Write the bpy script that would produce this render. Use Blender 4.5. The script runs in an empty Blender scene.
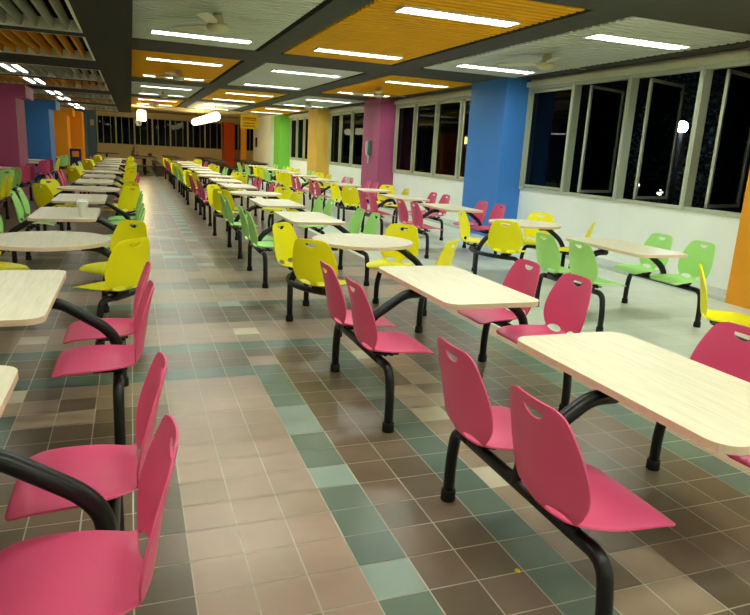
import bpy, bmesh, math, random
from mathutils import Vector, Matrix
random.seed(7)
PI = math.pi
sc = bpy.context.scene
COL = sc.collection

# ------------------------------------------------------------------ materials
def lin(c):
    return tuple(((v/255)/12.92 if v/255 <= .04045 else ((v/255+.055)/1.055)**2.4) for v in c) + (1,)

def mat(name, rgb, rough=.5, spec=.5, metal=0, noise=0, nscale=8, stretch=None, bump=0):
    m = bpy.data.materials.new(name); m.use_nodes = True
    nt = m.node_tree; b = nt.nodes['Principled BSDF']
    c = lin(rgb)
    b.inputs['Base Color'].default_value = c
    b.inputs['Roughness'].default_value = rough
    b.inputs['Specular IOR Level'].default_value = spec
    b.inputs['Metallic'].default_value = metal
    if noise or bump:
        tc = nt.nodes.new('ShaderNodeTexCoord'); mp = nt.nodes.new('ShaderNodeMapping')
        nz = nt.nodes.new('ShaderNodeTexNoise'); nz.inputs['Scale'].default_value = nscale
        nz.inputs['Detail'].default_value = 5
        if stretch: mp.inputs['Scale'].default_value = stretch
        nt.links.new(tc.outputs['Object'], mp.inputs[0]); nt.links.new(mp.outputs[0], nz.inputs[0])
        if noise:
            mx = nt.nodes.new('ShaderNodeMix'); mx.data_type = 'RGBA'
            mx.inputs[6].default_value = tuple(v*(1-noise) for v in c[:3])+(1,)
            mx.inputs[7].default_value = tuple(min(1, v*(1+noise)) for v in c[:3])+(1,)
            cr = nt.nodes.new('ShaderNodeMapRange')
            cr.inputs[1].default_value = .3; cr.inputs[2].default_value = .7
            nt.links.new(nz.outputs[0], cr.inputs[0]); nt.links.new(cr.outputs[0], mx.inputs[0])
            nt.links.new(mx.outputs[2], b.inputs['Base Color'])
        if bump:
            bp = nt.nodes.new('ShaderNodeBump'); bp.inputs['Strength'].default_value = bump
            bp.inputs['Distance'].default_value = .002
            nt.links.new(nz.outputs[0], bp.inputs['Height']); nt.links.new(bp.outputs[0], b.inputs['Normal'])
    return m

def emit(name, rgb, s):
    m = bpy.data.materials.new(name); m.use_nodes = True
    nt = m.node_tree; nt.nodes.remove(nt.nodes['Principled BSDF'])
    e = nt.nodes.new('ShaderNodeEmission'); e.inputs[0].default_value = lin(rgb); e.inputs[1].default_value = s
    nt.links.new(e.outputs[0], nt.nodes['Material Output'].inputs[0])
    return m

def glass(name, tint, refl):
    m = bpy.data.materials.new(name); m.use_nodes = True
    nt = m.node_tree; nt.nodes.remove(nt.nodes['Principled BSDF'])
    t = nt.nodes.new('ShaderNodeBsdfTransparent'); t.inputs[0].default_value = tint
    g = nt.nodes.new('ShaderNodeBsdfGlossy'); g.inputs['Roughness'].default_value = .02
    mx = nt.nodes.new('ShaderNodeMixShader'); mx.inputs[0].default_value = refl
    nt.links.new(t.outputs[0], mx.inputs[1]); nt.links.new(g.outputs[0], mx.inputs[2])
    nt.links.new(mx.outputs[0], nt.nodes['Material Output'].inputs[0])
    return m

M = dict(
    pink=mat('pink_plastic', (222, 82, 126), .38, .4, noise=.04, nscale=300, bump=.15),
    yellow=mat('yellow_plastic', (250, 240, 10), .38, .4, noise=.03, nscale=300, bump=.15),
    green=mat('green_plastic', (178, 236, 136), .38, .4, noise=.03, nscale=300, bump=.15),
    black=mat('black_steel', (13, 13, 15), .36, .38),
    rubber=mat('black_rubber', (12, 12, 13), .6, .3),
    laminate=mat('pale_wood_laminate', (232, 223, 197), .36, .4, noise=.09, nscale=6, stretch=(14, .9, 1)),
    edge=mat('beech_edge_band', (222, 196, 168), .5, .3, noise=.05, nscale=30),
    under=mat('tabletop_backing', (70, 62, 55), .7, .2),
    grout=mat('tile_grout', (198, 192, 174), .7, .2, noise=.2, nscale=4),
    tan=mat('tile_tan', (166, 140, 121), .3, .5, noise=.07, nscale=5),
    tan2=mat('tile_tan_grey', (158, 136, 114), .3, .5, noise=.10, nscale=5),
    brown=mat('tile_brown', (114, 95, 78), .28, .5, noise=.12, nscale=5),
    brown2=mat('tile_brown_dark', (98, 84, 66), .28, .5, noise=.12, nscale=5),
    teal=mat('tile_teal', (100, 116, 102), .28, .5, noise=.10, nscale=5),
    teal2=mat('tile_teal_dark', (88, 104, 94), .28, .5, noise=.10, nscale=5),
    light=mat('tile_pale_blue', (142, 160, 150), .28, .5, noise=.08, nscale=5),
    cream_t=mat('tile_cream', (204, 192, 168), .3, .5, noise=.08, nscale=5),
    pale1=mat('floor_pale_tile', (212, 220, 206), .3, .5, noise=.05, nscale=3),
    pale2=mat('floor_pale_tile_b', (206, 214, 200), .3, .5, noise=.05, nscale=3),
    palegrout=mat('pale_grout', (176, 184, 170), .7, .2),
    white=mat('white_wall_paint', (247, 251, 244), .7, .3, noise=.02, nscale=2),
    cream=mat('cream_wall_paint', (226, 206, 156), .7, .3, noise=.03, nscale=2),
    skirt=mat('grey_skirting', (196, 204, 200), .5, .3),
    dark=mat('dark_grey_ceiling', (74, 74, 68), .8, .2, noise=.08, nscale=6),
    dark2=mat('charcoal_bulkhead', (52, 50, 46), .85, .2, noise=.08, nscale=6),
    deck=mat('black_ceiling_void', (16, 16, 16), .9, .1),
    orange_p=mat('orange_ribbed_panel', (238, 176, 0), .6, .1, noise=.10, nscale=3, stretch=(.4, 6, 1)),
    white_p=mat('pale_ribbed_panel', (205, 210, 200), .5, .3, noise=.04, nscale=3, stretch=(.4, 6, 1)),
    fin_w=mat('pale_louvre_fin', (150, 152, 132), .45, .4),
    fin_o=mat('orange_louvre_fin', (204, 132, 0), .5, .15),
    frame_w=mat('fixture_white_metal', (222, 226, 220), .35, .5),
    fix=mat('fixture_grey_metal', (140, 143, 138), .5, .3),
    fan=mat('fan_cream_enamel', (206, 202, 168), .4, .5),
    alu=mat('window_aluminium', (178, 184, 166), .45, .4),
    alu_l=mat('window_cream_frame', (206, 200, 160), .5, .4),
    blind=mat('blind_box_cream', (214, 214, 190), .6, .3),
    lamp=emit('fluorescent_tube', (238, 250, 236), 21),
    lampl=emit('louvre_tube', (250, 250, 236), 7),
    drum=emit('drum_lamp_glow', (255, 232, 168), 20),
    tubep=emit('tube_lamp_glow', (255, 236, 180), 4),
    street=emit('street_lamp_glow', (225, 240, 255), 50),
    dot=emit('distant_lamp_glow', (255, 244, 205), 25),
    dotw=emit('warm_distant_lamp_glow', (255, 200, 110), 10),
    c_blue=mat('blue_column_paint', (66, 132, 216), .6, .3, noise=.03, nscale=2),
    c_mag=mat('magenta_column_paint', (176, 84, 128), .6, .3, noise=.03, nscale=2),
    c_yel=mat('ochre_column_paint', (222, 178, 76), .6, .3, noise=.03, nscale=2),
    c_green=mat('green_column_paint', (130, 212, 74), .6, .3, noise=.03, nscale=2),
    c_or=mat('orange_column_paint', (236, 156, 36), .6, .3, noise=.03, nscale=2),
    c_dull=mat('dull_blue_column_paint', (92, 122, 156), .6, .3, noise=.03, nscale=2),
    c_red=mat('red_orange_column_paint', (220, 82, 18), .6, .3, noise=.03, nscale=2),
    wood=mat('dark_wood', (62, 46, 36), .4, .4, noise=.15, nscale=10, stretch=(5, 1, 1)),
    glass=glass('tinted_window_glass', (.3, .34, .36, 1), .035),
    glassf=glass('far_window_glass', (.3, .34, .36, 1), .012),
    navy=mat('navy_plastic', (26, 30, 84), .4, .4),
    signy=mat('yellow_sign', (226, 200, 20), .5, .3),
    red=mat('red_print', (170, 50, 16), .5, .3),
    alarm=mat('alarm_red', (190, 20, 20), .4, .4),
    cup=mat('white_paper_cup', (240, 240, 236), .5, .3),
    phone=mat('phone_grey', (214, 214, 206), .4, .4),
    phone_d=mat('phone_keypad', (60, 110, 100), .4, .4),
    paper=mat('cream_paper', (206, 196, 166), .7, .2),
    leaf=mat('tree_leaf', (52, 70, 60), .6, .3, noise=.3, nscale=3),
    bark=mat('tree_bark', (70, 60, 50), .8, .2, noise=.2, nscale=8),
    pole=mat('black_painted_pole', (16, 16, 16), .8, .1),
    ground=mat('dark_ground', (30, 34, 28), .9, .1, noise=.2, nscale=1),
    petal=mat('yellow_scrap', (236, 214, 20), .6, .3),
)

# ------------------------------------------------------------------ helpers
def link(name, me, parent=None):
    o = bpy.data.objects.new(name, me); COL.objects.link(o)
    if parent: o.parent = parent
    return o

def tag(o, label=None, cat=None, group=None, kind=None):
    if label: o['label'] = label
    if cat: o['category'] = cat
    if group: o['group'] = group
    if kind: o['kind'] = kind
    return o

def thing(name, label, cat, loc=(0, 0, 0), group=None, rz=0):
    o = bpy.data.objects.new(name, None); COL.objects.link(o)
    o.location = loc; o.rotation_euler[2] = rz; o.empty_display_size = .1
    return tag(o, label, cat, group)

class B:
    def __init__(s): s.v = []; s.f = []; s.mi = []; s.sm = []
    def face(s, idx, mi=0, smooth=False): s.f.append(idx); s.mi.append(mi); s.sm.append(smooth)
    def box(s, x0, x1, y0, y1, z0, z1, mi=0, R=None):
        n = len(s.v)
        P = [(x, y, z) for z in (z0, z1) for y in (y0, y1) for x in (x0, x1)]
        if R is not None: P = [tuple(R @ Vector(p)) for p in P]
        s.v += P
        for q in ((0, 2, 3, 1), (4, 5, 7, 6), (0, 1, 5, 4), (2, 6, 7, 3), (0, 4, 6, 2), (1, 3, 7, 5)):
            s.face([n+i for i in q], mi)
        return s
    def prism(s, pts, z0, z1, mi=0, mi_side=None, mi_bot=None):
        n = len(s.v); k = len(pts)
        s.v += [(x, y, z0) for x, y in pts] + [(x, y, z1) for x, y in pts]
        s.face([n+k+i for i in range(k)], mi); s.face([n+k-1-i for i in range(k)], mi if mi_bot is None else mi_bot)
        for i in range(k):
            j = (i+1) % k; s.face([n+i, n+j, n+k+j, n+k+i], mi if mi_side is None else mi_side, False)
        return s
    def tube(s, path, r, seg=12, mi=0, caps=True, fillet=0):
        P = [Vector(p) for p in path]
        if fillet: P = fil(P, fillet)
        n = len(s.v); k = len(P)
        up = None; rings = []
        for i in range(k):
            t = (P[min(i+1, k-1)]-P[max(i-1, 0)]).normalized()
            if up is None:
                a = Vector((0, 0, 1)) if abs(t.z) < .9 else Vector((0, 1, 0))
                up = (a - t*a.dot(t)).normalized()
            else: up = (up - t*up.dot(t)).normalized()
            sd = t.cross(up)
            rr = r[i] if isinstance(r, (list, tuple)) else r
            for q in range(seg):
                a = 2*PI*q/seg; p = P[i] + up*math.cos(a)*rr + sd*math.sin(a)*rr
                s.v.append(tuple(p))
        for i in range(k-1):
            for q in range(seg):
                q2 = (q+1) % seg
                s.face([n+i*seg+q, n+i*seg+q2, n+(i+1)*seg+q2, n+(i+1)*seg+q], mi, True)
        if caps:
            s.face([n+seg-1-q for q in range(seg)], mi); s.face([n+(k-1)*seg+q for q in range(seg)], mi)
        return s
    def lathe(s, prof, cx=0, cy=0, seg=24, mi=0):
        n = len(s.v)
        for r, z in prof:
            for q in range(seg):
                a = 2*PI*q/seg; s.v.append((cx+r*math.cos(a), cy+r*math.sin(a), z))
        for i in range(len(prof)-1):
            for q in range(seg):
                q2 = (q+1) % seg
                s.face([n+i*seg+q, n+i*seg+q2, n+(i+1)*seg+q2, n+(i+1)*seg+q], mi, True)
        s.face([n+seg-1-q for q in range(seg)], mi); s.face([n+(len(prof)-1)*seg+q for q in range(seg)], mi)
        return s
    def mesh(s, name, mats):
        me = bpy.data.meshes.new(name); me.from_pydata(s.v, [], s.f)
        for m in (mats if isinstance(mats, (list, tuple)) else [mats]): me.materials.append(m)
        me.polygons.foreach_set('material_index', s.mi); me.polygons.foreach_set('use_smooth', s.sm)
        bm = bmesh.new(); bm.from_mesh(me); bmesh.ops.recalc_face_normals(bm, faces=bm.faces) if len(bm.faces) < 5000 else None
        bm.to_mesh(me); bm.free(); me.update()
        return me
    def obj(s, name, mats, parent=None): return link(name, s.mesh(name, mats), parent)

def fil(P, r, n=6):
    out = [P[0]]
    for i in range(1, len(P)-1):
        a = P[i-1]-P[i]; b = P[i+1]-P[i]
        d = min(r, a.length*.48, b.length*.48)
        p0 = P[i]+a.normalized()*d; p2 = P[i]+b.normalized()*d
        for k in range(n+1):
            t = k/n; out.append(p0*(1-t)**2 + P[i]*2*t*(1-t) + p2*t*t)
    out.append(P[-1]); return out

def rrect(w, h, r, n=8):
    pts = []
    for cx, cy, a0 in ((w-r, h-r, 0), (-w+r, h-r, 90), (-w+r, -h+r, 180), (w-r, -h+r, 270)):
        for k in range(n+1):
            a = math.radians(a0+90*k/n); pts.append((cx+r*math.cos(a), cy+r*math.sin(a)))
    return pts

def arc_path(r, a0, a1, z, n=24):
    return [(r*math.cos(math.radians(a0+(a1-a0)*k/n)), r*math.sin(math.radians(a0+(a1-a0)*k/n)), z) for k in range(n+1)]

def copy_tree(o, parent=None):
    c = o.copy(); COL.objects.link(c); c.parent = parent
    for ch in list(o.children): copy_tree(ch, c)
    return c

# ------------------------------------------------------------------ seat shell
def interp(xs, ys, x):
    for i in range(len(xs)-1):
        if x <= xs[i+1]:
            t = (x-xs[i])/(xs[i+1]-xs[i]); return ys[i]+(ys[i+1]-ys[i])*t
    return ys[-1]

def catmull(P, n=10):
    out = []
    for i in range(len(P)-1):
        p0, p1, p2, p3 = P[max(i-1, 0)], P[i], P[i+1], P[min(i+2, len(P)-1)]
        for k in range(n):
            t = k/n
            out.append(tuple(.5*((2*b)+(-a+c)*t+(2*a-5*b+4*c-d)*t*t+(-a+3*b-3*c+d)*t**3) for a, b, c, d in zip(p0, p1, p2, p3)))
    out.append(tuple(P[-1])); return out

# columns: outward x, height z, half width w, forward curl of the back, lift of the sides
CTRL = [(-.318, .414, .150, 0, -.002), (-.313, .420, .182, 0, -.002), (-.292, .429, .202, 0, -.001), (-.245, .437, .213, 0, .003),
        (-.17, .436, .214, 0, .010), (-.08, .430, .206, 0, .018), (-.01, .424, .186, .004, .026), (.045, .428, .166, .014, .026),
        (.078, .452, .164, .026, .012), (.092, .495, .186, .038, .0), (.100, .545, .206, .044, 0), (.110, .61, .210, .042, 0),
        (.122, .68, .198, .034, 0), (.135, .74, .179, .026, 0), (.146, .785, .160, .020, 0), (.1515, .810, .138, .016, 0), (.1545, .824, .098, .012, 0)]

def seat_mesh(mt, name):
    C = catmull(CTRL, 12)
    S = [0]
    for i in range(1, len(C)): S.append(S[-1]+math.hypot(C[i][0]-C[i-1][0], C[i][1]-C[i-1][1]))
    L = S[-1]; NV, NU = 84, 44
    sv = []
    for j in range(NV+1):
        t = j/NV; t = t - .035*math.sin(2*PI*t)*1.0
        sv.append(t*L)
    cols = list(zip(*C))
    def at(s): return [interp(S, c, s) for c in cols]
    def pos(y, s):
        x, z, w, curl, lift = at(max(0, min(L, s)))
        u = max(-1, min(1, y/max(w, 1e-4)))
        return (x - curl*u*u, y, z + lift*u*u*abs(u))
    def s_of(z, lo):
        return next(S[i] for i in range(len(C)) if C[i][1] >= z and S[i] > lo)
    s_h = s_of(.790, .4); s_n = s_of(.452, .4); s_t = s_h-.002
    # (centre y, centre s, half y, half s)
    holes = [(0, s_h, .056, .034), (-.088, s_n, .060, .029), (.088, s_n, .060, .029)]
    ys = {}
    V = []
    for j in range(NV+1):
        w = at(sv[j])[2]
        for i in range(NU+1):
            u = -1+2*i/NU; V.append([w*u, sv[j]])
    def inside(y, s):
        for h in holes:
            if h is holes[0] and s > s_t: continue
            if ((y-h[0])/h[2])**2+((s-h[1])/h[3])**2 < 1: return h
    F = []
    W1 = NU+1
    for j in range(NV):
        for i in range(NU):
            q = [j*W1+i, j*W1+i+1, (j+1)*W1+i+1, (j+1)*W1+i]
            cy = sum(V[k][0] for k in q)/4; cs = sum(V[k][1] for k in q)/4
            if inside(cy, cs): continue
            F.append(q)
    # snap the ragged rim of each opening to its ellipse
    cnt = {}
    for q in F:
        for k in range(4):
            e = tuple(sorted((q[k], q[(k+1) % 4]))); cnt[e] = cnt.get(e, 0)+1
    rim = set(k for e, c in cnt.items() if c == 1 for k in e)
    for k in rim:
        y, s = V[k]; w = at(s)[2]
        if abs(abs(y)-w) < 1e-6 or s < 1e-6 or s > L-1e-6: continue
        h = min(holes, key=lambda h: (y-h[0])**2+(s-h[1])**2)
        a = math.hypot((y-h[0])/h[2], (s-h[1])/h[3])
        if h is holes[0] and s > s_t-.004: V[k] = [max(-h[2]*.97, min(h[2]*.97, y)), s_t]; continue
        if a > 0: V[k] = [h[0]+(y-h[0])/a, h[1]+(s-h[1])/a]
    used = sorted(set(k for q in F for k in q)); rm = {k: n for n, k in enumerate(used)}
    me = bpy.data.meshes.new(name)
    me.from_pydata([pos(*V[k]) for k in used], [], [[rm[k] for k in q] for q in F])
    me.materials.append(mt)
    for p in me.polygons: p.use_smooth = True
    o = bpy.data.objects.new('tmp', me); COL.objects.link(o)
    so = o.modifiers.new('s', 'SOLIDIFY'); so.thickness = .007; so.offset = -1
    bv = o.modifiers.new('b', 'BEVEL'); bv.width = .0022; bv.segments = 2; bv.limit_method = 'ANGLE'; bv.angle_limit = 1.0
    dg = bpy.context.evaluated_depsgraph_get(); dg.update()
    out = bpy.data.meshes.new_from_object(o.evaluated_get(dg)); out.name = name
    bpy.data.objects.remove(o); bpy.data.meshes.remove(me)
    return out

SEAT = {c: seat_mesh(M[c], 'seat_'+c) for c in ('pink', 'yellow', 'green')}

# ------------------------------------------------------------------ frame pieces
TR = .026
def cap_at(x, y):
    return B().lathe([(.033, 0), (.034, .004), (.033, .05), (.030, .054)], x, y, 18)

def bracket_mesh():
    b = B(); b.box(-.15, .0, -.05, .05, .385, .395); b.box(-.10, -.085, -.05, .05, .395, .416); b.box(.0, .012, -.05, .05, .395, .414)
    for x in (-.11, -.07): b.lathe([(.011, .376), (.011, .386)], x, .035, 8)
    return b.mesh('seat_bracket', M['black'])
BRK = bracket_mesh()

def bench_frame(root, s, half=.52):
    """one long beam on side s of a rectangular table, two bent legs with rubber caps"""
    x = .595*s
    B().tube([(x, -half+.16, .36), (x, half-.16, .36)], TR, 14, caps=True).obj('seat_beam', M['black'], root)
    for e in (-1, 1):
        lg = B().tube([(x, e*(half-.17), .36), (x, e*(half-.03), .36), (x, e*half, .20), (x, e*half, .012)], TR, 14, fillet=.12).obj('leg', M['black'], root)
        cap_at(x, e*half).obj('foot_cap', M['rubber'], lg)
    arm = B().tube([(s*.20, 0, .672), (s*.315, 0, .672), (s*.52, 0, .535), (s*.575, 0, .47), (x, 0, .355)], .030, 16, fillet=.09).obj('table_arm', M['black'], root)

def put_seat(root, c, x, y, rz, brk=True):
    o = link('seat', SEAT[c], root); o.location = (x, y, 0); o.rotation_euler[2] = rz
    b = link('seat_bracket', BRK, o)
    return o

def rect_set(c):
    root = thing('table_with_attached_seats', '', 'table with attached seats')
    top = B().prism(rrect(.305, .59, .085), .712, .74, 0, 1, 2).obj('tabletop', [M['laminate'], M['edge'], M['under']], root)
    b = B().box(-.27, .27, -.045, .045, .700, .712)
    b.prism([(-.27, -.045), (-.15, -.16), (-.13, -.16), (-.13, .16), (-.15, .16), (-.27, .045)], .706, .712)
    b.prism([(.27, .045), (.15, .16), (.13, .16), (.13, -.16), (.15, -.16), (.27, -.045)], .706, .712)
    b.obj('top_bracket', M['black'], root)
    for s in (-1, 1):
        bench_frame(root, s)
        for y in (-.28, .28): put_seat(root, c, .625*s, y, 0 if s > 0 else PI)
    return root

def round_set(c):
    root = thing('round_table_with_attached_seats', '', 'round table with attached seats')
    pts = [(1*.46*math.cos(2*PI*k/64), .46*math.sin(2*PI*k/64)) for k in range(64)]
    B().prism(pts, .712, .74, 0, 1, 2).obj('tabletop', [M['laminate'], M['edge'], M['under']], root)
    b = B().box(-.30, .30, -.045, .045, .700, .712); b.box(-.045, .045, -.22, .22, .704, .712); b.obj('top_bracket', M['black'], root)
    R0 = .665
    for s in (-1, 1):
        a0 = 0 if s > 0 else 180
        B().tube(arc_path(R0, a0-44, a0+44, .36), TR, 14).obj('seat_beam', M['black'], root)
        for e in (-1, 1):
            a = math.radians(a0+e*56); am = math.radians(a0+e*44); an = math.radians(a0+e*53)
            x, y = R0*math.cos(a), R0*math.sin(a)
            lg = B().tube([(R0*math.cos(am), R0*math.sin(am), .36), (R0*math.cos(an), R0*math.sin(an), .36), (x, y, .22), (x, y, .012)], TR, 14, fillet=.09).obj('leg', M['black'], root)
            cap_at(x, y).obj('foot_cap', M['rubber'], lg)
        lg = B().tube([(s*R0, 0, .37), (s*R0, 0, .012)], TR, 14).obj('leg', M['black'], root)
        cap_at(s*R0, 0).obj('foot_cap', M['rubber'], lg)
        B().tube([(s*.24, 0, .672), (s*.36, 0, .672), (s*.55, 0, .54), (s*.61, 0, .47), (s*R0, 0, .355)], .030, 16, fillet=.09).obj('table_arm', M['black'], root)
        for e in (-1, 1):
            a = math.radians(a0+e*41); rz = math.radians(a0+e*46); RS = R0+.05
            put_seat(root, c, RS*math.cos(a), RS*math.sin(a), rz)
    return root

PROTO = {}
ORD = ['nearest', 'second', 'third', 'fourth', 'fifth', 'sixth', 'seventh', 'eighth', 'ninth', 'tenth', 'eleventh', 'twelfth', 'thirteenth', 'fourteenth', 'fifteenth', 'sixteenth', 'seventeenth']
def place(kind, c, x, y, label, group):
    k = (kind, c)
    if k not in PROTO:
        r = PROTO[k] = rect_set(c) if kind == 'T' else round_set(c)
    else: r = copy_tree(PROTO[k])
    r.location = (x, y, 0); tag(r, label, None, group)
    return r

def row(cx, L, where, group):
    for n, (kd, c, y) in enumerate(L):
        sh = 'rectangular' if kd == 'T' else 'round'
        place(kd, c, cx+(-.07 if y == 3.13 else .05 if y > 9 and -2 < cx < 3 else .035 if y == 7.5 else -.10 if y == 5.24 else .055 if kd == 'R' and cx < 3 and cx > -2 else 0), y, f'{sh} table with four {c} attached seats, {ORD[n]} in the row {where}', group)

PATT = [('T', 'pink', 1.85), ('T', 'pink', 3.65), ('R', 'yellow', 5.56), ('T', 'green', 7.5), ('T', 'green', 9.42), ('R', 'yellow', 11.25),
        ('T', 'pink', 13.1), ('T', 'pink', 15.0), ('R', 'yellow', 16.9), ('T', 'green', 18.7), ('T', 'green', 20.6), ('R', 'yellow', 22.5),
        ('T', 'pink', 24.4), ('T', 'pink', 26.3), ('R', 'yellow', 28.2)]
row(-.69, PATT, 'left of the aisle', 'dining sets left of the aisle')
row(1.905, PATT, 'right of the aisle', 'dining sets right of the aisle')
row(4.75, [('R', 'yellow', 3.13), ('T', 'green', 5.24), ('R', 'yellow', 7.2), ('T', 'pink', 9.35), ('T', 'pink', 11.3), ('R', 'yellow', 13.2),
           ('T', 'pink', 15.1), ('T', 'pink', 17.0), ('R', 'yellow', 19.0), ('T', 'green', 21.0), ('R', 'yellow', 22.9), ('T', 'green', 24.8), ('T', 'green', 26.6)],
    'beside the windows', 'dining sets by the windows')
row(-2.72, [('T', 'yellow', 12.7)], 'nearest the left columns', 'dining sets by the left columns')
row(-2.88, [('R', 'green', 14.85), ('R', 'pink', 17.0)], 'before the left magenta column', 'dining sets by the left columns')
row(-2.88, [('R', 'pink', 20.9), ('T', 'yellow', 22.8)], 'beyond the left magenta column', 'dining sets by the left columns')
row(-2.88, [('R', 'green', 26.6)], 'behind the left blue column', 'dining sets by the left columns')

# ------------------------------------------------------------------ floor
Y0 = 2.6085; X0 = .7594; TW = .2; TH = .1988
names = ['grout', 'tan', 'tan2', 'brown', 'brown2', 'teal', 'teal2', 'light', 'cream_t', 'pale1', 'pale2', 'palegrout']
mi = {n: k for k, n in enumerate(names)}
rnd = random.Random(3)
def pick(a, b, p=.5): return a if rnd.random() < p else b
LIGHT = {(0, 0): 1, (0, -5): 1, (0, 3): 1, (0, 4): 1}
def tile(i, j):
    if j < 8:
        if i == 0:
            if j in (-4, 0, 3, 4, -8): return 'light'
            return pick('teal', 'teal2')
        if -3 <= i <= -1: return pick('tan', 'tan2', .8)
        if i in (1, 2): return pick('brown', 'brown2', .7)
        if i == 3: return pick('teal', 'teal2')
        if i in (4, 5):
            if i == 4 and j in (3, -1, 0): return 'cream_t' if j != 0 else 'tan2'
            return pick('tan2', 'brown', .55)
        if 6 <= i <= 9: return pick('brown', 'brown2', .4)
        if i == 10: return pick('teal', 'teal2')
        if i == -8: return 'cream_t' if j == 7 else (pick('teal', 'teal2') if j < 6 else 'tan2')
        if -7 <= i <= -4: return pick('brown', 'brown2', .5) if j < 5 else pick('tan2', 'brown', .6)
        if i > 10: return 'tan'
        return pick('brown', 'brown2')
    if j < 19:
        if i > 10: return 'tan'
        rg = max(j-8, i*1.0 if i <= 0 else {1: 1, 2: 2, 3: 3, 4: 4, 5: 5, 6: 7, 7: 7, 8: 8, 9: 9, 10: 10}[i])
        if i == 0 and j == 9: return 'tan'
        if rg == 0 or rg == 3: return pick('teal', 'teal2')
        if rg in (1, 2): return pick('brown', 'brown2')
        if rg in (4, 5, 6):
            if j == 13 and i in (0, -8): return 'cream_t'
            if i == 4 and j == 9: return 'cream_t'
            return pick('tan', 'tan2', .6)
        if rg in (7, 8, 9): return pick('brown', 'brown2')
        return 'light' if i == 0 else pick('teal', 'teal2')
    if j in (18, 22, 29, 33, 40):
        if i == 0: return 'light'
        return pick('teal', 'teal2')
    if j in (19, 20, 21, 25, 26): return pick('tan', 'tan2', .4)
    if j in (32, 29) and i in (-1, -2): return 'light'
    if j > 42:
        if i == 0: return 'teal2' if j % 3 else 'light'
        return pick('tan2', 'brown', .08) if (j//6) % 3 else pick('brown', 'brown2')
    return pick('brown', 'brown2', .6) if (j//4) % 2 else pick('tan2', 'brown')
fb = B()
XL, XM, XR = X0-TW*24, X0+TW*12, 7.3
fb.v += [(XL, -9, -.002), (XM, -9, -.002), (XM, 40.2, -.002), (XL, 40.2, -.002)]; fb.face([0, 1, 2, 3], 0)
n = len(fb.v)
fb.v += [(XM, -9, -.002), (XR, -9, -.002), (XR, 40.2, -.002), (XM, 40.2, -.002)]; fb.face([n, n+1, n+2, n+3], mi['palegrout'])
g = .003
for j in range(-58, 190):
    for i in range(-24, 12):
        x, y = X0+i*TW, Y0+j*TH
        if y > 40 or y < -9: continue
        n = len(fb.v); jx = rnd.uniform(-.0008, .0008)
        fb.v += [(x+g+jx, y+g, 0), (x+TW-g+jx, y+g, 0), (x+TW-g+jx, y+TH-g, 0), (x+g+jx, y+TH-g, 0)]
        fb.face([n, n+1, n+2, n+3], mi[tile(i, j)])
y = -9
while y < 40:
    x = XM
    while x < XR-.05:
        n = len(fb.v); h = .0015; x2 = min(x+.3, XR)
        fb.v += [(x+h, y+h, 0), (x2-h, y+h, 0), (x2-h, y+.3-h, 0), (x+h, y+.3-h, 0)]
        fb.face([n, n+1, n+2, n+3], mi[pick('pale1', 'pale2')]); x += .3
    y += .3
tag(fb.obj('floor', [M[k] for k in names]), kind='structure')

# ------------------------------------------------------------------ walls
def struct(name, b, m): return tag(b.obj(name, m), kind='structure')
WX = 7.1
colY = [(4.15, 5.6), (11.05, 12.45), (17.75, 19.15), (24.45, 25.85), (31.15, 32.55)]
wr = B()
SILL, HEAD = .975, 2.86
wr.box(WX, WX+.2, -9, 40.2, -.05, SILL)
wr.box(WX, WX+.2, -9, 40.2, 2.95, 3.45)
wr.box(WX, WX+.2, -9, 5.6, SILL, 2.95)
for a, b_ in colY[1:4]: wr.box(WX, WX+.2, a, b_, SILL, 2.95)
wr.box(WX, WX+.2, 31.15, 40.2, SILL, 2.95)
wr.box(6.45, WX, 32.56, 37.6, 0, 3.0)
struct('wall_right', wr, M['white'])
bs = B(); bs.box(6.62, WX, -2.5, 32.5, 0, .05)
struct('baseboard_right', bs, M['skirt'])

def column(x0, x1, y0, y1, m, label, z1=3.0, beam=False):
    t = B().box(x0, x1, y0, y1, .0, z1)
    if beam: t.box(x0, x1+.22, y0+.01, y1-.01, 2.33, 2.62)
    o = t.obj('column', M[m]); tag(o, label, 'column', 'painted columns'); return o
cR = [('c_or', 'wide orange square column at the right edge by the windows'), ('c_blue', 'blue square column between window groups on the right'),
      ('c_mag', 'magenta square column on the right carrying a wall telephone'), ('c_yel', 'ochre yellow square column behind the magenta one on the right'),
      ('c_green', 'lime green square column at the far end of the window wall')]
for (a, b_), (m, l) in zip(colY, cR): column(6.6, WX-.002, a, b_, m, l)
cL = [('c_mag', 'magenta column on the left side under the louvre ceiling'), ('c_blue', 'blue column on the left behind the magenta column'),
      ('c_or', 'orange column on the left behind the blue column')]
for (a, b_), (m, l) in zip(colY[2:], cL): column(-3.95, -2.5, a, b_, m, l, 2.62, True)
column(-3.95, -2.08, 33.6, 35.0, 'c_or', 'bright orange projecting column beyond the left orange column', 2.62)
column(-3.95, -2.06, 36.2, 37.2, 'c_dull', 'dull blue column near the far left corner', 2.62)
column(-3.95, -1.74, 38.4, 39.8, 'c_dull', 'last grey blue column touching the far window wall', 3.0)
wl = B().box(-4.2, -4.0, -9, 40.2, -.05, 3.45)
struct('wall_left', wl, M['cream'])
wb = B().box(-4.2, 7.3, -9.2, -9, -.05, 3.45)
struct('wall_back', wb, M['white'])
# far wall with window band
FY = 40.
wf = B(); wf.box(-4.0, 7.3, FY, FY+.2, -.05, 1.17); wf.box(-4.0, 7.3, FY, FY+.2, 2.72, 3.45); wf.box(-4.0, -1.72, FY, FY+.2, 1.17, 2.72); wf.box(6.95, 7.3, FY, FY+.2, 1.17, 2.72)
struct('wall_far', wf, M['cream'])

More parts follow.
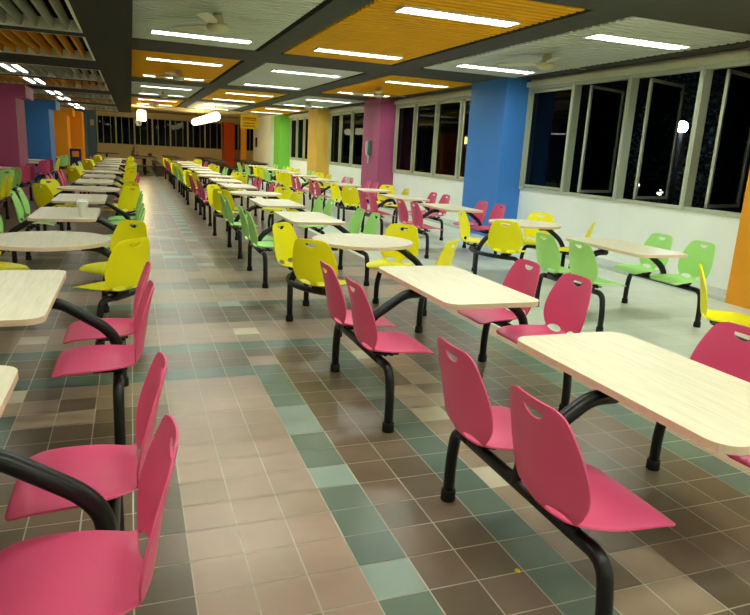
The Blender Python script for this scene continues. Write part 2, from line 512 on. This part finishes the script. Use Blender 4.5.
WN = [0]
def win_root(kids=None):
    WN[0] += 1
    o = bpy.data.objects.new(f'window_{WN[0]}', None); COL.objects.link(o); tag(o, kind='structure'); return o

def side_windows(y0, y1, n, opened=()):
    """a strip of n casements in the right wall between y0 and y1"""
    root = win_root(); X = WX
    w = (y1-y0)/n
    f = B()
    f.box(X-.02, X+.10, y0, y1, SILL, SILL+.05); f.box(X-.02, X+.10, y0, y1, HEAD-.05, HEAD+.09)
    for k in range(n+1):
        yc = y0+k*w; a, b_ = (yc, yc+.07) if k == 0 else ((yc-.07, yc) if k == n else (yc-.04, yc+.04))
        f.box(X-.03, X+.11, a, b_, SILL, HEAD)
        f.box(X-.04, X-.02, a+.02, b_-.02, SILL, HEAD)
    f.obj('window_frame', M['alu'], root)
    B().box(X-.09, X-.031, y0, y1, HEAD, HEAD+.09).obj('blind_box', M['blind'], root)
    for k in range(n):
        yf = y0+(k+1)*w-.05; yn = y0+k*w+.05
        if k in opened:
            A = Vector((X+.12, yf-.22, 0)); Bp = A+Vector((.93, .30, 0))
        else:
            A = Vector((X+.04, yf, 0)); Bp = Vector((X+.04, yn, 0))
        d = (Bp-A); L = d.length; a = math.atan2(d.y, d.x)
        R = Matrix.Translation(A) @ Matrix.Rotation(a, 4, 'Z')
        sh = B()
        z0, z1 = SILL+.06, HEAD-.06
        for bx in ((0, .045, z0, z1), (L-.045, L, z0, z1), (0, L, z0, z0+.045), (0, L, z1-.045, z1)):
            sh.box(bx[0], bx[1], -.02, .02, bx[2], bx[3], 0, R)
        so = sh.obj('sash', M['alu_l'] if not opened else M['alu'], root)
        pn = B().box(.045, L-.045, -.003, .003, z0+.045, z1-.045, 0, R).obj('pane', M['glass'], so)
    return root
side_windows(5.6, 11.05, 4, (0, 1, 2))
side_windows(12.45, 17.75, 4)
side_windows(19.15, 24.45, 4)
side_windows(25.85, 31.15, 4)
# far window band
root = win_root()
f = B(); x = -1.72; nb = 9; w = (6.95+1.72)/nb
f.box(-1.72, 6.95, FY-.02, FY+.1, 1.17, 1.22); f.box(-1.72, 6.95, FY-.02, FY+.1, 2.67, 2.72)
for k in range(nb+1): f.box(-1.72+k*w-.04, -1.72+k*w+.04, FY-.03, FY+.12, 1.17, 2.72)
f.obj('window_frame', M['alu_l'], root)
for k in range(nb):
    a = -1.72+k*w+.04; b_ = a+w-.08
    s_ = B()
    for q in (a+(b_-a)*.28, a+(b_-a)*.72): s_.box(q, q+.03, FY+.03, FY+.06, 1.22, 2.67)
    so = s_.obj('sash', M['alu'], root)
    B().box(a, b_, FY+.07, FY+.076, 1.22, 2.67).obj('pane', M['glassf'], so)

# ------------------------------------------------------------------ ceiling
ce = B()
ce.box(-4.2, 7.3, -9.2, 40.2, 3.40, 3.5, 1)
PX = [(.06, 1.90), (2.37, 4.25), (4.86, 6.72)]
PY = [(-.95, 4.3), (5.78, 11.05), (12.45, 17.75), (19.15, 24.4), (25.85, 31.1)]
BX = [(1.98, 2.33), (4.33, 4.80), (6.78, 7.09)]
ce.box(-4.0, 7.1, -9, 4.3, 3.0, 3.1, 2)
for a, b_ in BX: ce.box(a, b_, 4.3, 31.2, 3.0, 3.1, 0)
for a, b_ in [(4.33, 5.75), (11.08, 12.42), (17.78, 19.12), (24.44, 25.82), (31.13, 31.6)]:
    for x0, x1 in [(.052, 1.98), (2.33, 4.33), (4.80, 6.78)]: ce.box(x0, x1, a, b_, 3.0, 3.1, 0)
ce.box(-4.0, 7.1, 31.6, 40.0, 3.0, 3.1, 2)
struct('ceiling', ce, [M['dark'], M['deck'], M['cream']])
bk = B(); bk.box(-.45, .05, 4.3, 31.2, 2.62, 3.38)
for a, b_ in [(4.33, 5.75), (11.08, 12.42), (17.78, 19.12), (24.44, 25.82), (31.13, 31.6)]:
    bk.box(-3.99, -.45, a, b_, 2.62, 2.80)
bk.box(-3.99, -.45, 31.2, 31.6, 2.8, 3.0)
struct('trim_1', bk, M['dark2'])

cn = ['above the aisle', 'in the middle column', 'beside the windows']
rn = ['over the camera', 'nearest in view', 'second in view', 'third in view', 'farthest']
for ci, (x0, x1) in enumerate(PX):
    for ri, (y0, y1) in enumerate(PY):
        if ri == 0: continue
        orange = (ci+ri) % 2 == 0
        b = B(); b.box(x0, x1, y0, y1, 3.075, 3.085)
        ns = int((y1-y0)/.13)
        for k in range(ns):
            ya = y0+k*(y1-y0)/ns; yb = ya+(y1-y0)/ns
            n = len(b.v); p = [(ya+.016, 3.0), (yb-.040, 3.0), (yb-.004, 3.075), (ya+.0, 3.075)]
            b.v += [(x0, q[0], q[1]) for q in p]+[(x1, q[0], q[1]) for q in p]
            for q in ((0, 1, 2, 3), (7, 6, 5, 4), (0, 4, 5, 1), (1, 5, 6, 2), (3, 7, 4, 0)): b.face([n+i for i in q])
        o = b.obj('ceiling_panel', M['orange_p'] if orange else M['white_p'])
        tag(o, f"{'orange' if orange else 'pale grey'} ribbed ceiling panel {cn[ci]}, {rn[ri]}", 'ceiling panel', 'ribbed ceiling panels')

# light fixtures
def fixture():
    root = thing('ceiling_light', '', 'ceiling light')
    b = B(); L, W = .69, .14
    b.box(-L, L, -W, -W+.012, -.012, .03); b.box(-L, L, W-.012, W, -.012, .03); b.box(-L, -L+.012, -W, W, -.012, .03); b.box(L-.012, L, -W, W, -.012, .03); b.box(-L, L, -W, W, .03, .035)
    b.obj('housing', M['frame_w'], root)
    B().box(-L+.014, L-.014, -W+.014, W-.014, .004, .008).obj('diffuser', M['lamp'], root)
    v = B()
    for k in range(1, 18): x = -L+.012+k*(2*L-.024)/18; v.box(x-.002, x+.002, -W+.012, W-.012, -.011, .0)
    v.box(-L+.012, L-.012, -.004, .004, -.011, 0)
    v.obj('louvre_blades', M['fix'], root)
    return root
fx0 = fixture(); first = True
nn = ['first', 'second', 'third', 'fourth', 'fifth', 'sixth', 'seventh', 'eighth', 'ninth', 'tenth', 'eleventh', 'twelfth']
cxs = [1.0, 3.35, 5.78, -1.9]  # last column is unseen, added on the left to brighten the near end
FYS = [-6.4, -3.1, 0.3, 3.3, 6.75, 10.1, 13.4, 16.85, 20.2, 23.4, 26.8, 30.1]  # first four rows unseen, added overhead and behind the camera to light near seats
for ci, cx in enumerate(cxs):
    for ri, y in enumerate(FYS):
        if cx < 0 and y > 4: continue
        o = fx0 if first else copy_tree(fx0); first = False
        o.location = (cx, y, 2.990)
        where = ['above the aisle', 'above the row right of the aisle', 'near the windows', 'added out of view on the left'][ci]
        tag(o, f'bright louvred fluorescent light {where}, {nn[ri]} from the front', None, 'fluorescent ceiling lights')

# fans
def fan():
    root = thing('ceiling_fan', '', 'ceiling fan')
    B().lathe([(.05, 3.0-2.86), (.065, .10), (.07, .04), (.11, .03), (.13, .0), (.13, -.03), (.10, -.06), (.05, -.075), (.01, -.078)][::-1], 0, 0, 28).obj('motor_housing', M['fan'], root)
    for k, a in enumerate((128, 8, 250)):
        R = Matrix.Rotation(math.radians(a), 4, 'Z') @ Matrix.Rotation(math.radians(9), 4, 'X')
        b = B(); n0 = len(b.v)
        pts = [(.10, -.03), (.18, -.035), (.24, -.065), (.68, -.075), (.72, -.05), (.72, .05), (.68, .07), (.24, .06), (.18, .035), (.10, .03)]
        b.prism(pts, .006, .014); b.v = [tuple(R @ Vector(p)) for p in b.v]
        b.obj('blade', M['fan'], root)
    return root
f0 = fan()
for i, (x, y, l) in enumerate([(1.0, 8.3, 'above the aisle, nearest one'), (1.0, 15.1, 'above the aisle, second one'), (1.0, 21.8, 'above the aisle, third one'), (1.0, 28.4, 'above the aisle, farthest one'),
                               (5.55, 8.3, 'beside the windows, nearest one'), (5.55, 15.1, 'beside the windows, second one'), (5.55, 21.8, 'beside the windows, third one')]):
    o = f0 if i == 0 else copy_tree(f0)
    o.location = (x, y, 2.86); tag(o, 'cream three-blade ceiling fan '+l, None, 'ceiling fans')

# left louvre ceilings
BAY = []
for a in (5.78, 12.45, 19.15, 25.85): BAY += [(a+.05, a+2.45, 'w'), (a+2.75, a+5.22, 'o')]
k = 0
for y0, y1, c in BAY:
    nm = 'pale' if c == 'w' else 'orange'
    root = thing('louvre_grille', f'{nm} open louvre ceiling grille with a pair of tubes on the left, {nn[k]} from front', 'louvre grille', (0, y0, 2.62), 'louvre ceiling grilles')
    fr = B(); D = y1-y0
    fr.box(-3.98, -.452, 0, .03, 0, .12); fr.box(-3.98, -.452, D-.03, D, 0, .12); fr.box(-.48, -.452, .03, D-.03, 0, .12)
    fr.obj('frame', M['frame_w'], root)
    fn = B(); x = -.62
    while x > -3.95:
        pr = [(x, .012), (x+.022, .012), (x+.045, .11), (x+.027, .11)]
        n = len(fn.v); fn.v += [(q[0], .03, q[1]) for q in pr]+[(q[0], D-.03, q[1]) for q in pr]
        for q in ((0, 1, 2, 3), (7, 6, 5, 4), (0, 4, 5, 1), (1, 5, 6, 2), (2, 6, 7, 3), (3, 7, 4, 0)): fn.face([n+i for i in q])
        x -= .15
    fn.obj('fins', M['fin_w'] if c == 'w' else M['fin_o'], root)
    lt = B().box(-2.05, -1.75, (y1-y0)/2-.77, (y1-y0)/2+.57, .012, .04).obj('light_housing', M['frame_w'], root)
    for dx in (-.10, .10):
        B().box(-1.90+dx-.035, -1.90+dx+.035, (y1-y0)/2-.75, (y1-y0)/2+.55, .002, .0115).obj('light_tube', M['lampl'], lt)
    k += 1
dv = B()
for a in (5.78, 12.45, 19.15, 25.85): dv.box(-3.99, -.452, a+2.45, a+2.75, 2.62, 2.74); 
struct('trim_2', dv, M['dark2'])

# ------------------------------------------------------------------ pendant lamps
dr = thing('drum_pendant_lamp', 'glowing drum pendant lamp hanging over the far end of the aisle', 'pendant lamp', (.5, 33, 2.28))
B().lathe([(.16, .09), (.185, .12), (.19, .35), (.185, .50), (.16, .54)], 0, 0, 28).obj('lamp_shade', M['drum'], dr)
B().tube([(0, 0, .54), (0, 0, .72)], .02, 8).obj('stem', M['black'], dr)
pt = thing('tube_pendant_lamp', 'long glowing tube pendant lamp over the dark wooden tables', 'pendant lamp', (3.08, 30.4, 2.52))
B().tube([(0, -4.2, 0), (0, 4.9, 0)], .165, 16).obj('tube', M['tubep'], pt)
for y in (-4, 0, 4.5): B().tube([(0, y, .13), (0, y, .48)], .008, 6).obj('stem', M['black'], pt)

# ------------------------------------------------------------------ far wooden tables and benches
def wood_set():
    r = thing('picnic_table', '', 'table with benches')
    B().box(-.36, .36, -.8, .8, .70, .75).obj('tabletop', M['wood'], r)
    for y in (-.6, .6):
        b = B(); b.box(-.05, .05, y-.04, y+.04, 0, .70); b.box(-.3, .3, y-.04, y+.04, .66, .70); b.box(-.75, .75, y-.03, y+.03, .10, .17); b.obj('pedestal', M['wood'], r)
    for s in (-1, 1):
        b = B(); b.box(s*.72-.15, s*.72+.15, -.8, .8, .40, .45)
        for y in (-.74, .74): b.box(s*.72-.13, s*.72+.13, y-.03, y+.03, 0, .40)
        b.obj('bench', M['wood'], r)
    return r
w0 = wood_set(); i = 0
for cx, ys, wh in ((1.9, (30.9, 33, 35.1, 37.2), 'right of the far aisle'), (3.7, (30.9, 33, 35.1, 37.2), 'in the far middle row'), (5.5, (30.9, 33, 35.1), 'before the red-orange column')):
    for n, y in enumerate(ys):
        o = w0 if i == 0 else copy_tree(w0); i += 1
        o.location = (cx, y, 0); tag(o, f'dark wooden table with benches {wh}, {nn[n]} from the front', None, 'wooden tables at the far end')
def ped(loc, lab, half=.45):
    r = thing('pedestal_table', lab, 'table', loc)
    B().box(-half, half, -.3, .3, .71, .75).obj('tabletop', M['wood'], r)
    B().tube([(0, 0, .02), (0, 0, .71)], .05, 10).obj('pedestal', M['black'], r)
    B().box(-.25, .25, -.2, .2, 0, .025).obj('base', M['black'], r)
    return r
for n, y in enumerate((30.6, 32.4, 34.2)): ped((.55, y, 0), f'small dark pedestal table left of the far aisle, {nn[n]} from the front', .52)
ped((-1.2, 37.3, 0), 'dark pedestal table standing alone below the far windows', .6)
bn = thing('bench', 'dark wooden bench in front of the pedestal table at the aisle end', 'bench', (.62, 29.8, 0))
B().box(-.42, .42, -.15, .15, .40, .45).obj('seat', M['wood'], bn)
for x in (-.38, .38): B().box(x-.03, x+.03, -.13, .13, 0, .40).obj('leg', M['wood'], bn)
st = thing('condiment_stand', 'dark tiered condiment stand on the far pedestal tables', 'stand', (.17, 34.2, .75))
B().lathe([(.20, 0), (.20, .05), (.15, .08), (.15, .2), (.10, .26), (.10, .38), (.03, .43)], 0, 0, 20).obj('body', M['wood'], st)
B().lathe([(.03, .43), (.03, .47), (.01, .48)], 0, 0, 12).obj('knob', M['black'], st)
tag(B().prism(rrect(.09, .06, .02), .75, .88).obj('napkin_box', M['black']), 'small dark napkin box on the far pedestal table', 'box').location = (.85, 34.2, 0)

# far columns, sign, post
column(5.0, 5.62, 38.9, 39.6, 'c_red', 'red-orange column standing before the far windows', 2.72)
column(5.72, 6.02, 37.2, 37.5, 'c_or', 'narrow orange post below the yellow sign', 2.55)
sg = thing('hanging_sign', 'yellow hanging sign with red lettering near the white wall', 'sign', (5.62, 34.0, 0))
B().box(-.43, .43, -.02, .02, 2.33, 3.0).obj('board', M['signy'], sg)
tx = B()
rr = random.Random(5)
for z, h, x0, x1 in ((2.84, .085, -.33, .33), (2.745, .05, -.33, .33), (2.60, .06, -.28, .28), (2.46, .07, -.30, .33)):
    x = x0
    while x < x1-.02:
        w = rr.uniform(.03, .055); tx.box(x, x+w, -.024, -.02, z-h/2+rr.uniform(-.01, .01), z+h/2); x += w+.012
tx.obj('lettering', M['red'], sg)

# trash bin
tb = thing('litter_bin', 'navy blue litter bin with square opening beside the left orange column', 'litter bin', (-2.05, 28.6, 0))
b = B(); W = .2
b.box(-W, W, -W, W, 0, .72); b.box(-W, -W+.07, -W, W, .72, 1.0); b.box(W-.07, W, -W, W, .72, 1.0)
b.prism(rrect(W, W, .05), .94, 1.03); b.obj('body', M['navy'], tb)
B().box(-.13, .13, -.204, -.2, .25, .5).obj('panel', M['navy'], tb)

# telephone on the magenta column
ph = thing('wall_telephone', 'pale wall telephone fixed to the right magenta column', 'telephone', (6.6, 18.45, 1.62))
B().box(-.05, -.001, -.10, .10, -.22, .22).obj('body', M['phone_d'], ph)
B().tube([(-.07, .05, .20), (-.10, .05, .16), (-.10, .05, -.14), (-.07, .05, -.20)], .032, 10).obj('handset', M['phone'], ph)
B().tube([(-.06, -.05, -.2), (-.06, -.03, -.42), (-.06, .03, -.42), (-.06, .05, -.2)], .010, 8, fillet=.05).obj('cord', M['phone'], ph)
# alarm, notices
al = thing('fire_alarm', 'small red fire alarm on the dull blue far left column', 'fire alarm', (-2.3, 36.2, 1.95))
B().box(-.09, .09, -.06, -.001, -.17, .17).obj('body', M['alarm'], al)
B().lathe([(.05, .19), (.04, .22)], 0, -.03, 12).obj('bell', M['alarm'], al)
tag(B().box(-1.98, -1.80, 38.38, 38.398, 2.1, 2.4).obj('notice', M['paper']), 'cream paper notice on the last grey blue column', 'notice')
tag(B().box(6.43, 6.449, 36.3, 36.8, 1.45, 1.95).obj('wall_plate', M['dark2']), 'dark plate on the white wall before the far window wall', 'wall plate')

# cups
def cup(x, y, z, lab, s=1, m='cup'):
    r = thing('paper_cup', lab, 'cup', (x, y, z), 'cups')
    B().lathe([(.030*s, 0), (.043*s, .115*s), (.045*s, .118*s), (.045*s, .122*s), (.040*s, .122*s), (.028*s, .008)], 0, 0, 24).obj('body', M[m], r)
cup(-.475, 7.17, .74, 'white paper cup on a table left of the aisle, nearer of two', 1.25)
cup(-.50, 7.42, .74, 'white paper cup on a table left of the aisle, behind another', 1.25)
cup(4.98, 15.4, .74, 'grey cup on a table beside the windows', 1.3, 'phone')
tag(B().lathe([(.012, 0.0), (.010, .003), (.002, .005)], 0, 0, 8).obj('flower_petal', M['petal']), 'tiny yellow petal lying on the brown floor tiles in front', 'petal').location = (1.335, 1.82, .001)

# ------------------------------------------------------------------ outside, night
def lamp_post(x, y, z, label, m, r=.12, base=-4):
    t = thing('street_lamp', label, 'street lamp', (x, y, base))
    B().tube([(0, 0, 0), (0, 0, z-base-r)], .05, 10).obj('pole', M['pole'], t)
    B().lathe([(r*.3, z-base-r*.9), (r*.8, z-base-r*.6), (r, z-base), (r*.8, z-base+r*.6), (r*.3, z-base+r*.9)], 0, 0, 16).obj('lamp_globe', M[m], t)
lamp_post(14.0, 14.2, 2.63, 'brilliant white street lamp outside the near windows', 'street', .16)
lamp_post(20.0, 30.9, .70, 'small white lamp outside low behind the window next to the blue column', 'dot', .2)
lamp_post(20.0, 38.0, 2.55, 'small lamp outside beyond the windows before the blue column', 'dotw', .25)
lamp_post(20.0, 20.9, .55, 'small low white lamp outside below the brilliant one', 'dot', .12)
lamp_post(20.0, 22.2, .76, 'faint white lamp outside left of the low one', 'dot', .08)
tr = thing('tree', 'leafy tree lit by the street lamp outside the near windows', 'tree', (16.5, 16.4, -4))
B().tube([(0, 0, 0), (.1, .1, 2.5), (0, .2, 5.0), (.2, .3, 7.5)], [.22, .18, .13, .05], 10).obj('trunk', M['bark'], tr)
lf = B(); r2 = random.Random(11)
for _ in range(4200):
    a, e, q = r2.uniform(0, 2*PI), r2.uniform(-1, 1), r2.uniform(.3, 1)**.5
    c = Vector((1.7*q*math.cos(a)*math.sqrt(1-e*e), 1.7*q*math.sin(a)*math.sqrt(1-e*e), 6.1+2.6*q*e))
    u = Vector((r2.gauss(0, 1), r2.gauss(0, 1), r2.gauss(0, 1))).normalized(); v = u.orthogonal().normalized()
    n = len(lf.v); s_ = r2.uniform(.05, .1)
    lf.v += [tuple(c-u*s_), tuple(c+v*s_*.5), tuple(c+u*s_), tuple(c-v*s_*.5)]; lf.face([n, n+1, n+2, n+3])
lf.obj('foliage', M['leaf'], tr)
struct('ground', B().box(7.6, 60, -10, 60, -4.1, -4.0), M['ground'])

# ------------------------------------------------------------------ world, camera, view
w = bpy.data.worlds.new('night'); sc.world = w; w.use_nodes = True
w.node_tree.nodes['Background'].inputs[0].default_value = (.0006, .0007, .001, 1)
w.node_tree.nodes['Background'].inputs[1].default_value = 1
Rm = [[0.9376672276212291, -0.3434657807128131, 0.05302289811420434], [-0.03208443814223537, -0.2374693717969376, -0.9708650196023403], [0.34605022623051207, 0.9086471014302895, -0.23368715409304341]]
cam = bpy.data.cameras.new('camera'); co = bpy.data.objects.new('camera', cam); COL.objects.link(co)
r, d, f_ = Vector(Rm[0]), Vector(Rm[1]), Vector(Rm[2])
mw = Matrix.Identity(4)
for i in range(3): mw[i][0] = r[i]; mw[i][1] = -d[i]; mw[i][2] = -f_[i]
mw[2][3] = 1.5278
co.matrix_world = mw
cam.sensor_fit = 'HORIZONTAL'; cam.sensor_width = 36; cam.lens = 646.08/750*36
cam.clip_start = .05; cam.clip_end = 200
sc.camera = co
vs = sc.view_settings
vs.view_transform = 'Standard'; vs.look = 'None'; vs.gamma = 1; vs.use_curve_mapping = False
vs.exposure = 0.9
sc.cycles.use_denoising = True
sc.cycles.max_bounces = 8; sc.cycles.diffuse_bounces = 5; sc.cycles.sample_clamp_indirect = 6
